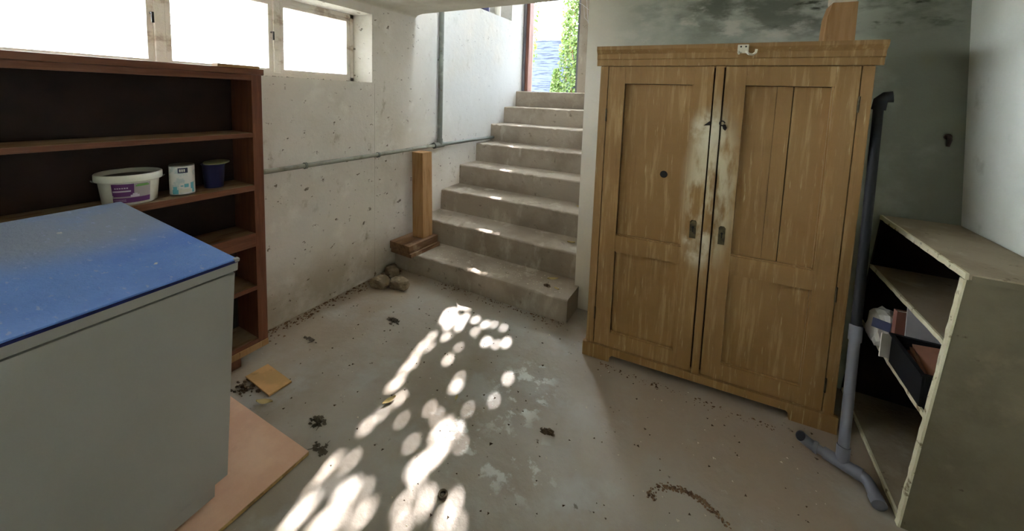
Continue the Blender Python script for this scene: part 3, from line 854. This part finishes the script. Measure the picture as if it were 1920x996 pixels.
d1, xl1, xr1 = cab_door(0.058, 0.568, 0.088, 0.088, 0.088, 1.684, 0)
d2, xl2, xr2 = cab_door(0.618, 1.127, 0.088, 0.085, 0.088, 1.684, 0)
for dr, xl, xr, grooves in ((d1, xl1, xr1, ()), (d2, xl2, xr2, ((0.836, 0.0015), (0.9, 0.004)))):
    bx(xl + 0.003, xr, 0.02, 0.027, 0.173, 0.6525).build('lower_panel', M_cab, dr)
    xs = [xl] + [g for g, _ in grooves] + [xr]
    ws = [0] + [w_ for _, w_ in grooves] + [0]
    for i in range(len(xs) - 1):
        a = xs[i] + ws[i] / 2 + (0.003 if i == 0 else 0); b = xs[i + 1] - ws[i + 1] / 2
        bx(a, b, 0.02 + 0.001 * (i % 2), 0.027, 0.75, 1.5915, bev=0.0008).build('upper_panel', M_cab, dr)
    # slim mouldings round the openings
    for (za, zb) in ((0.173, 0.655), (0.75, 1.594)):
        t = 0.006
        m = MB()
        m.box(xl, xr - t, 0.008, 0.0205, za, za + t)
        m.box(xr - t, xr, 0.008, 0.0205, za, zb)
        m.build('moulding', M_cab, dr)
# middle post between the doors
bx(0.575, 0.611, -0.006, 0.022, 0.085, 1.686, bev=0.003).build('centre_stile', M_cab, cb)
for dr, x, z in ((d1, 0.529, 0.853), (d2, 0.660, 0.845)):
    m = MB().prism([(x - 0.015, z - 0.045), (x + 0.015, z - 0.045), (x + 0.015, z + 0.04), (x + 0.008, z + 0.048), (x - 0.008, z + 0.048), (x - 0.015, z + 0.04)], 'y', -0.004, 0.0)
    m.build('lock_plate', M_iron, dr)
    MB().tube([(x, -0.006, z + 0.012), (x, -0.003, z + 0.012)], 0.0055, 12).box(x - 0.0025, x + 0.0025, -0.0055, -0.003, z - 0.012, z + 0.012).build('keyhole', M_black, dr)
# knot hole in the left door
MB().tube([(0.371, 0.0185, 1.12), (0.371, 0.0205, 1.12)], 0.019, 18).build('knot_hole', M_black, d1)
# hook and eye catch across the middle post
MB().prism([(0.540, 1.392), (0.572, 1.396), (0.566, 1.416)], 'y', -0.004, 0.0).build('catch_hook', M_darkiron, cb)
MB().tube([(0.620 + 0.011 * math.cos(a), -0.009, 1.408 + 0.011 * math.sin(a)) for a in [R(x) for x in range(0, 331, 30)]], 0.003, 6).build('catch_eye', M_darkiron, cb)
MB().prism([(0.622, 1.398), (0.634, 1.404), (0.642, 1.386), (0.636, 1.372), (0.626, 1.380)], 'y', -0.005, 0.0).build('catch_plate', M_darkiron, cb)
# hinges
for x, z in ((0.0555, 1.42), (0.0555, 0.27), (CW - 0.0555, 1.52), (CW - 0.0555, 0.66), (CW - 0.0555, 0.22)):
    MB().tube([(x, -0.004, z - 0.035), (x, -0.004, z + 0.035)], 0.0042, 8).build('hinge', M_iron, cb)
# enamel hook on the cornice
mb = MB().box(0.655, 0.700, -0.042, -0.0345, 1.742, 1.782, 0.003)
mb.tube([(0.69, -0.04, 1.75), (0.70, -0.052, 1.737), (0.715, -0.060, 1.733), (0.726, -0.062, 1.742), (0.728, -0.062, 1.757)], 0.0055, 10)
mb.tube([(0.662, -0.04, 1.75), (0.660, -0.05, 1.742), (0.660, -0.055, 1.738)], 0.0045, 8)
ho = mb.build('coat_hook', M_hook, cb)
MB().tube([(0.668, -0.0445, 1.772), (0.668, -0.0415, 1.772)], 0.004, 8).tube([(0.688, -0.0445, 1.772), (0.688, -0.0415, 1.772)], 0.004, 8).build('screw', M_darkiron, ho)

# timber prop between wardrobe and ceiling
mb = MB().prism([(-0.055, 0), (0.055, 0), (0.053, 0.19), (-0.036, 0.19), (-0.050, 0.13)], 'y', -0.06, 0.06)
o = tag(mb.build('timber_prop', M_pinewood, loc=(0.462, 2.32, 1.791)), 'short squared timber prop standing on top of the wardrobe', 'prop')
tag(MB().box(-0.035, 0.05, -0.05, 0.05, 0, 0.06, 0.012).box(-0.02, 0.03, -0.035, 0.035, 0.05, 0.20, 0.012).jit(0.004, 5).build('plaster_lump', M_crumb, loc=(0.462, 2.32, 1.9825)), 'pale lump of plaster jammed between timber prop and ceiling', 'lump')

# ------------------------------------------------------------------ grey drain pipe beside the wardrobe
dp = thing('drain_pipe', 'grey plastic drain pipe standing between the wardrobe and the shelf unit', 'pipe', (0.556, 1.93, 0))
PR = 0.0185
top = Vector((0.059, 0.295, 1.53))
base = Vector((0, 0, 0.042))
mid = base + (top - base) * 0.34
MB().tube([base, mid], PR, 20).build('lower_pipe', M_pvc, dp)
MB().tube([mid - (top - base) * 0.012, mid + (top - base) * 0.03], PR + 0.004, 20).build('socket', M_pvc, dp)
MB().tube([mid, top], PR - 0.001, 20).build('upper_pipe', M_black, dp)  # black stands for shade on the upper length of the grey pipe
MB().tube([top - Vector((0, 0, 0.03)), top + Vector((0.004, 0.0, 0.01)), top + Vector((0.02, 0.0, 0.025)), top + Vector((0.042, -0.005, 0.028))], PR + 0.006, 16).build('top_elbow', M_black, dp)
du = Vector((-0.9, 0.42, 0)).normalized()
mb = MB().tube([base + du * 0.06, base - du * 0.045], PR + 0.005, 20)
mb.tube([base, base + (top - base).normalized() * 0.07], PR + 0.004, 20)
mb.build('tee_fitting', M_pvc, dp)
a = base + du * 0.05
e0 = a + du * 0.045
e1 = e0 + Vector((-0.028, 0.000, 0.012))
e_ = e1 + Vector((-0.022, -0.010, 0.020))
MB().tube([a, e0], PR - 0.001, 18).build('pipe_run', M_pvc, dp)
MB().tube([e0 - du * 0.01, e0 + du * 0.006, e1, e_], PR + 0.003, 18, caps=False).build('open_end', M_pvc, dp)
MB().tube([e0 - du * 0.014, e0 - du * 0.002], PR + 0.006, 18).build('socket', M_pvc, dp)
MB().tube([e_ + Vector((0.006, 0.003, -0.006)), e_ + Vector((0.002, 0.001, -0.002))], PR + 0.0015, 18).build('dark_bore', M_black, dp)
b_ = base - du * 0.04
MB().tube([b_ - du * 0.0, b_ - du * 0.022], PR + 0.007, 20).build('coupling', M_pvc, dp)
q = b_ - du * 0.035 + Vector((0.014, -0.085, -0.014))
MB().tube([b_ - du * 0.008, b_ - du * 0.02, b_ - du * 0.032 + Vector((0.001, -0.006, -0.001)), b_ - du * 0.036 + Vector((0.005, -0.02, -0.004)), q], PR + 0.003, 20).build('floor_elbow', M_pvc, dp)
MB().tube([q + Vector((-0.003, 0.022, 0.003)), q + Vector((0.001, -0.008, -0.001))], PR + 0.006, 20).build('coupling', M_pvc, dp)

# ------------------------------------------------------------------ right-hand shelf unit
SX, SY, ST_ = 0.685, 1.7765, 0.975
LN = 0.0744
sh = thing('shelf_unit', 'grimy olive shelf unit with chipped cream edges beside the right wall', 'shelf', (SX, SY, 0))


def wallx(z):
    return 1.105 - 0.0667 * z - SX - 0.006


def lx(z):
    return LN * z


TH = 0.02
# near end panel (a slab that leans with the front edge)
mb = MB()
mb.add([(lx(0), 0, 0), (wallx(0), 0, 0), (wallx(ST_ - .02), 0, ST_ - .02), (lx(ST_ - .02), 0, ST_ - .02),
        (lx(0), TH, 0), (wallx(0), TH, 0), (wallx(ST_ - .02), TH, ST_ - .02), (lx(ST_ - .02), TH, ST_ - .02)],
       [(0, 1, 2, 3), (7, 6, 5, 4), (0, 4, 5, 1), (1, 5, 6, 2), (2, 6, 7, 3), (3, 7, 4, 0)])
mb.build('end_panel', M_shelfpaint, sh)
YE = YB - SY - 0.012
mb = MB()
mb.add([(lx(0), YE - TH, 0), (wallx(0), YE - TH, 0), (wallx(ST_ - .02), YE - TH, ST_ - .02), (lx(ST_ - .02), YE - TH, ST_ - .02),
        (lx(0), YE, 0), (wallx(0), YE, 0), (wallx(ST_ - .02), YE, ST_ - .02), (lx(ST_ - .02), YE, ST_ - .02)],
       [(0, 1, 2, 3), (7, 6, 5, 4), (0, 4, 5, 1), (1, 5, 6, 2), (2, 6, 7, 3), (3, 7, 4, 0)])
mb.build('end_panel', M_shelfdark, sh)


def edge_strip(zc, h, y0, y1, name):
    m = MB()
    n = 22
    rd = random.Random(int(zc * 100))
    v = []; f = []
    for i in range(n + 1):
        y = y0 + (y1 - y0) * i / n
        j = rd.uniform(-0.0015, 0.0015); j2 = rd.uniform(-0.001, 0.001)
        v += [(lx(zc) - 0.004 + j, y, zc - h + j2), (lx(zc) - 0.004 + j, y, zc + j2 * .5), (lx(zc) + 0.004, y, zc), (lx(zc) + 0.004, y, zc - h)]
    for i in range(n):
        for k in range(4):
            f.append((4 * i + k, 4 * i + (k + 1) % 4, 4 * i + 4 + (k + 1) % 4, 4 * i + 4 + k))
    f.append((3, 2, 1, 0)); f.append((4 * n, 4 * n + 1, 4 * n + 2, 4 * n + 3))
    return m.add(v, f).build(name, M_edgepaint, sh)


bx(lx(ST_) + 0.0, wallx(ST_), -0.004, YE, ST_ - 0.02, ST_, bev=0.002).build('top_board', M_shelftop, sh)
bx(lx(ST_) + 0.012, wallx(ST_) - 0.004, -0.0055, 0.0, ST_ - 0.026, ST_ - 0.006, bev=0.001).build('end_edging', M_shelfpaint, sh)
edge_strip(ST_ + 0.001, 0.022, -0.005, YE, 'top_edging')
for z in (0.72, 0.439, 0.03):
    bx(lx(z) + 0.002, wallx(z) - 0.002, TH, YE - TH, z - 0.018, z, bev=0.001).build('shelf', M_shelftop if z > 0.5 else M_shelfdark if z > 0.1 else M_shelftop, sh)
    edge_strip(z + 0.001, 0.018, TH, YE - TH, 'shelf_edging')
mb = MB()
n = 30
rd = random.Random(8)
v = []; f = []
for i in range(n + 1):
    z = 0.0 + (ST_ - 0.022) * i / n
    j = rd.uniform(-0.0015, 0.0015)
    v += [(lx(z) - 0.004 + j, -0.002, z), (lx(z) + 0.003, -0.002, z), (lx(z) + 0.003, TH + 0.001, z), (lx(z) - 0.004 + j, TH + 0.001, z)]
for i in range(n):
    for k in range(4):
        f.append((4 * i + k, 4 * i + (k + 1) % 4, 4 * i + 4 + (k + 1) % 4, 4 * i + 4 + k))
mb.add(v, f).build('front_edging', M_edgepaint, sh)
# back panel against the right wall
mb = MB()
mb.add([(wallx(0) - 0.008, TH, 0), (wallx(0) - 0.008, YE - TH, 0), (wallx(ST_) - 0.006, YE - TH, ST_ - .02), (wallx(ST_) - 0.006, TH, ST_ - .02),
        (wallx(0) - 0.003, TH, 0), (wallx(0) - 0.003, YE - TH, 0), (wallx(ST_) - 0.002, YE - TH, ST_ - .02), (wallx(ST_) - 0.002, TH, ST_ - .02)],
       [(0, 1, 2, 3), (7, 6, 5, 4), (0, 4, 5, 1), (1, 5, 6, 2), (2, 6, 7, 3), (3, 7, 4, 0)])
mb.build('back_panel', M_shelfdark, sh)

# ---- crate and its contents on the middle shelf
ZC = 0.4405
crx, cry = 0.712, 1.832
cr = thing('crate', 'black plastic crate of boards on the middle board of the shelf unit', 'crate', (crx, cry, ZC))
CWx, CLy, CHz = 0.235, 0.272, 0.118
bx(0, CWx, 0, CLy, 0, 0.006).build('base', M_black, cr)
bx(0, 0.007, 0, CLy, 0.006, CHz, bev=0.002).build('side', M_black, cr)
bx(CWx - 0.007, CWx, 0, CLy, 0.006, CHz, bev=0.002).build('side', M_black, cr)
bx(0.007, CWx - 0.007, 0, 0.007, 0.006, CHz, bev=0.002).build('side', M_black, cr)
bx(0.007, CWx - 0.007, CLy - 0.007, CLy, 0.006, CHz, bev=0.002).build('side', M_black, cr)
m = MB()
m.box(-0.008, CWx + 0.008, -0.008, 0.007, CHz, CHz + 0.006).box(-0.008, CWx + 0.008, CLy - 0.007, CLy + 0.008, CHz, CHz + 0.006)
m.box(-0.008, 0.007, 0.007, CLy - 0.007, CHz, CHz + 0.006).box(CWx - 0.007, CWx + 0.008, 0.007, CLy - 0.007, CHz, CHz + 0.006)
m.build('rim', M_black, cr)
for i, (dz, lb) in enumerate(((-0.014, 'lowest red-brown board tilted in the black crate'), (0.0, 'middle red-brown board in the tilted stack in the crate'), (0.014, 'topmost wide red-brown board lying tilted over the black crate'))):
    o = tag(MB().box(-0.092 + 0.006 * i, 0.085, -0.112, 0.112, 0, 0.012, 0.0015).build('brown_board', M_brownboard, loc=(crx + 0.125, cry + 0.138, ZC + 0.090 + dz)), lb, 'board', 'boards in the crate')
    o.rotation_euler = (R(2), R(-9), R(-7))
# pale card standing behind, red book, torn paper bag
o = tag(MB().box(-0.09, 0.09, -0.002, 0.002, 0, 0.235, 0.0005).build('grey_card', M_greyboard, loc=(0.852, 2.135, ZC + 0.001)), 'pale grey card standing upright behind the black crate', 'card')
o.rotation_euler = (R(-4), 0, R(4))
bo = thing('red_book', 'dull red book standing upright beside the pale grey card', 'book', (0.765, 2.168, ZC), (0, 0, R(8)))
MB().box(-0.03, 0.07, -0.012, -0.010, 0.002, 0.205).box(-0.03, 0.07, 0.010, 0.012, 0.002, 0.205).box(-0.032, -0.029, -0.012, 0.012, 0.002, 0.205).build('cover', M_redbook, bo)
MB().box(-0.0285, 0.066, -0.0098, 0.0098, 0.006, 0.20).build('pages', M_paper, bo)
bag = thing('paper_bag', 'crumpled white paper bag with dark print behind the crate', 'bag', (0.728, 2.255, ZC))
bm = bmesh.new()
bmesh.ops.create_icosphere(bm, subdivisions=3, radius=1)
for v in bm.verts:
    c = v.co.copy()
    m_ = max(abs(c.x), abs(c.y), abs(c.z))
    c = c * (0.4 + 0.5 / m_)
    k = 1 + 0.05 * math.sin(7 * c.x + 3 * c.z) + rnd.uniform(-0.07, 0.07)
    v.co = (c.x * 0.05 * k + 0.008 * c.z, c.y * 0.066 * k, max(0.0, (c.z * k * 0.9 + 0.78) * 0.10))
MB().frombm(bm).build('body', M_paper, bag)
MB().box(-0.002, 0.002, -0.03, 0.03, -0.02, 0.02, 0.001).xf(Matrix.Translation((-0.026, -0.068, 0.115)) @ Euler((0, R(15), R(62))).to_matrix().to_4x4()).build('print', M_navyprint, bag)
o = tag(MB().box(-0.022, 0.022, -0.002, 0.002, 0, 0.10).build('paper_sheet', M_paper, loc=(0.706, 2.128, ZC + 0.001)), 'small white paper sheet standing in front of the crumpled paper bag', 'paper')
o.rotation_euler = (R(-8), R(6), R(20))
# rusty bracket near the corner and flaked plaster on the right wall
rb = thing('wall_bracket', 'small rusty iron stub sticking out of the wall corner', 'bracket', (0.955, YB, 1.385))
MB().tube([(0, 0.0, 0), (0, -0.015, 0.0), (0.0, -0.022, -0.015), (-0.004, -0.024, -0.045)], [0.009, 0.009, 0.009, 0.006], 10).build('stub', M_rust, rb)
MB().tube([(0, 0.0, 0.0), (0, -0.006, 0)], 0.014, 12).build('plate', M_rust, rb)

# ------------------------------------------------------------------ niche at the top of the stairs
tag(MB().lathe([(0, 0), (0.035, 0), (0.037, 0.004), (0.037, 0.14), (0.03, 0.165), (0.014, 0.18), (0.014, 0.205), (0, 0.205)], 24).build('white_bottle', M_whiteplastic, loc=(-2.43, 4.02, NZ0)), 'white plastic bottle standing in the niche beside the doorway', 'bottle')
tag(MB().lathe([(0, 0), (0.05, 0), (0.052, 0.004), (0.052, 0.11), (0.044, 0.13), (0.044, 0.15), (0, 0.15)], 24).build('dark_jar', M_bluepot, loc=(-2.42, 3.72, NZ0)), 'dark jar standing in the niche farther from the doorway', 'jar')

# ------------------------------------------------------------------ litter on the floor
def room(r):
    while True:
        x, y = r.uniform(-2.2, 0.5), r.uniform(0.8, 2.25)
        if (x + 2.07) ** 2 + (y - 2.07) ** 2 > 0.02 and not (x > -0.66 and y > 2.04 + 0.064 * (x + 0.6)) and not (x < -2.0 and y < 1.2) and not (x < -1.3 and y < 0.95):
            return x, y


def crumbs(seed, n, area, z, smin, smax):
    rd = random.Random(seed)
    mb = MB()
    for _ in range(n):
        x, y = area(rd)
        s = rd.uniform(smin, smax) * (0.6 + 0.8 * rd.random())
        a = rd.uniform(0, 6.3)
        v = []
        for dx, dy, dz in ((1, 0, 0), (-.5, .8, 0), (-.6, -.7, 0), (0.1, 0, 0.8)):
            k = rd.uniform(0.6, 1.3)
            v.append((x + s * k * (dx * math.cos(a) - dy * math.sin(a)), y + s * k * (dx * math.sin(a) + dy * math.cos(a)), z + s * dz * 0.6))
        mb.add(v, [(0, 1, 3), (1, 2, 3), (2, 0, 3), (2, 1, 0)])
    return mb


def clump(seed, x, y, rx, ry, h, n):
    """a flat heap of overlapping ragged flakes and a few short stalks"""
    rd = random.Random(seed)
    mb = MB()
    for q in range(n):
        cx_, cy_ = max(-1, min(1, rd.gauss(0, 0.45))) * rx, max(-1, min(1, rd.gauss(0, 0.45))) * ry
        d = math.hypot(cx_ / rx, cy_ / ry)
        z = rd.uniform(0.001, max(0.002, h * (1 - d)))
        s_ = rd.uniform(0.004, 0.010)
        k = rd.randint(5, 7)
        a0 = rd.uniform(0, 6.3)
        st = rd.uniform(1, 2.2)
        ring = []
        for t in range(k):
            a = a0 + 2 * math.pi * t / k
            r = s_ * rd.uniform(0.55, 1.2)
            ring.append((cx_ + r * math.cos(a) * st, cy_ + r * math.sin(a), max(0.0005, z + rd.uniform(-0.004, 0.004))))
        v = ring + [(cx_, cy_, z + 0.004), (cx_, cy_, max(0.0, z - 0.003))]
        f = [(t, (t + 1) % k, k) for t in range(k)] + [((t + 1) % k, t, k + 1) for t in range(k)]
        mb.add(v, f)
    for q in range(max(3, n // 8)):
        a = rd.uniform(0, 6.3)
        c = Vector((rx * rd.uniform(-.6, .6), ry * rd.uniform(-.6, .6), 0.003))
        mb.tube([c, c + Vector((math.cos(a), math.sin(a), 0.15)) * rd.uniform(0.015, 0.04)], [0.0018, 0.001], 5)
    return mb


tag(crumbs(1, 260, room, 0.0, 0.003, 0.008).build('floor_crumbs', M_dirt), 'dark crumbs of dirt scattered over the cement floor', 'dirt', kind='stuff')
tag(crumbs(2, 130, room, 0.0, 0.003, 0.007).build('plaster_crumbs', M_crumb), 'pale plaster crumbs scattered over the cement floor', 'crumbs', kind='stuff')
tag(crumbs(3, 300, lambda r: (XL + abs(r.gauss(0, 0.05)) + 0.008, r.uniform(1.15, 2.28)), 0.0, 0.004, 0.013).build('wall_debris', M_soil), 'dirt and flakes gathered along the foot of the left wall', 'dirt', kind='stuff')
tag(crumbs(4, 160, lambda r: (r.uniform(-1.9, -0.8), 2.30 - abs(r.gauss(0, 0.035))), 0.0, 0.003, 0.009).build('step_foot_debris', M_soil), 'grit gathered along the foot of the bottom step', 'dirt', kind='stuff')
tag(crumbs(5, 120, lambda r: (r.uniform(-0.5, 0.35), 2.062 - abs(r.gauss(0, 0.03))), 0.0, 0.003, 0.008).build('wardrobe_foot_debris', M_soil), 'grit gathered in front of the wardrobe plinth', 'dirt', kind='stuff')
tag(crumbs(6, 220, lambda r: (XL - r.uniform(0.01, 0.16), r.uniform(0.3, WY1 - 0.06)), WZ0, 0.004, 0.012).build('sill_debris', M_dirt), 'dead leaves and dirt lying along the window sill', 'dirt', kind='stuff')
for sd, x, y, rx, ry, h, n, lb, mt in (
        (31, -1.49, 0.999, 0.05, 0.035, 0.02, 46, 'black charred clump on the floor near the pink board', M_char),
        (32, -1.778, 1.73, 0.06, 0.04, 0.018, 44, 'dark tangled scrap on the floor near the stairs', M_char),
        (33, -0.571, 1.482, 0.035, 0.02, 0.012, 26, 'small dark clump of dirt in the middle of the floor', M_dirt),
        (35, -1.36, 0.92, 0.05, 0.03, 0.012, 26, 'dark twigs at the corner of the pink board', M_char),
        (36, -1.98, 0.93, 0.09, 0.05, 0.018, 46, 'dry twigs under the board scrap by the bookcase', M_dirt),
        (37, -2.05, 1.33, 0.06, 0.012, 0.01, 18, 'thin dark sticks by the corner of the bookcase', M_char)):
    tag(clump(sd, x, y, rx * 0.85, ry * 0.85, h, int(n * 0.8)).build('debris_clump', mt, loc=(x, y, 0)), lb, 'debris')
rd = random.Random(77)
mb = MB()
for i in range(260):
    q = rd.random() ** 0.9
    x = -0.13 + 0.27 * q + rd.gauss(0, 0.006); y = 1.46 + 0.055 * math.sin(q * 3.0) + rd.gauss(0, 0.007) - (0.05 * rd.random() if q < 0.12 else 0)
    s = rd.uniform(0.002, 0.0065)
    a = rd.uniform(0, 6.3)
    ring = [(x + s * rd.uniform(.6, 1.3) * math.cos(a + t * 1.256), y + s * rd.uniform(.6, 1.3) * math.sin(a + t * 1.256), 0.0003) for t in range(5)]
    mb.add(ring + [(x, y, s * rd.uniform(0.5, 1.1))], [(t, (t + 1) % 5, 5) for t in range(5)])
tag(mb.build('dirt_ridge', M_soil), 'curved ridge of brown dirt on the floor in front of the wardrobe', 'dirt', kind='stuff')
tag(MB().tube([(0.014 * math.cos(a), 0.014 * math.sin(a), 0.0055) for a in [2 * math.pi * i / 16 for i in range(17)]], 0.005, 8, caps=False).build('iron_ring', M_char, loc=(-0.80, 1.03, 0)), 'small dark iron ring lying on the floor among the light spots', 'ring')


def dryleaf(x, y, z, s, a, lb, mt=M_dryleaf):
    v = []; n = 6
    for i in range(n + 1):
        q = i / n
        wd = s * 0.38 * math.sin(math.pi * min(1, q * 0.95 + 0.03))
        zz = 0.004 + 0.012 * (s / 0.05) * (q - 0.5) ** 2 * 2
        v += [(s * (2 * q - 1), -wd, zz + 0.006), (s * (2 * q - 1), 0, zz), (s * (2 * q - 1), wd, zz + 0.008)]
    f = []
    for i in range(n):
        f += [(3 * i, 3 * i + 3, 3 * i + 4, 3 * i + 1), (3 * i + 1, 3 * i + 4, 3 * i + 5, 3 * i + 2)]
    o = tag(MB().add(v, f, True).build('dry_leaf', mt, loc=(x, y, z)), lb, 'leaf')
    o.rotation_euler = (0, 0, a)


dryleaf(-0.98, 2.52, R1, 0.04, 0.6, 'pale dry leaf lying flat near the right end of the bottom step')
dryleaf(-0.90, 2.40, R1, 0.022, -0.3, 'small pale leaf at the right front corner of the bottom step')
dryleaf(-0.94, 2.78, R1 + RI, 0.03, 0.2, 'curled dry leaf at the right end of the second step')
dryleaf(-0.99, 3.09, R1 + 2 * RI, 0.03, -0.4, 'curled dry leaf at the right end of the third step')
dryleaf(-1.30, 1.24, 0, 0.035, 1.3, 'thin dry leaf on the floor between the left light spots')
dryleaf(-1.03, 1.42, 0, 0.018, 1.9, 'yellow leaf scrap on the floor below a light spot')
dryleaf(-1.80, 0.93, 0, 0.04, 0.5, 'curled tan leaf beside the pink floor board')
tag(clump(41, 0, 0, 0.022, 0.016, 0.012, 18).build('debris_clump', M_dirt, loc=(-0.98, 2.42, R1)), 'small dark clump of dirt on the bottom step beside the leaf', 'debris')
tag(crumbs(9, 120, lambda r: (r.uniform(-2.05, -0.85), 2.36 + r.random() * 0.2), R1, 0.003, 0.007).build('step_crumbs', M_crumb), 'pale crumbs scattered on the bottom step', 'crumbs', kind='stuff')
o = tag(MB().box(-0.05, 0.05, -0.04, 0.04, 0, 0.002).add([(-0.05, 0.04, 0.002), (0.05, 0.04, 0.002), (0.03, 0.02, 0.04), (-0.03, 0.03, 0.05)], [(0, 1, 2, 3)]).build('paper_scrap', M_paper, loc=(XL - 0.12, 0.52, WZ0)), 'white paper scrap lying on the window sill above the bookcase', 'paper')
# cobweb threads in the top corner of the stairwell opening
mb = MB()
cw = [(-0.84, YB + 0.02, 2.18), (-0.835, YB + 0.03, 2.10), (-0.823, YB + 0.02, 2.02)]
mb.tube(cw, 0.0012, 5).tube([(-0.93, YB + 0.02, 2.183), (-0.87, YB + 0.02, 2.15), (-0.822, YB + 0.02, 2.11)], 0.0012, 5).tube([(-0.86, YB + 0.02, 2.145), (-0.85, YB + 0.02, 2.06), (-0.822, YB + 0.02, 2.03)], 0.001, 5)
tag(mb.build('cobweb', M_web), 'thin cobweb threads in the upper right corner of the stairwell opening', 'cobweb')
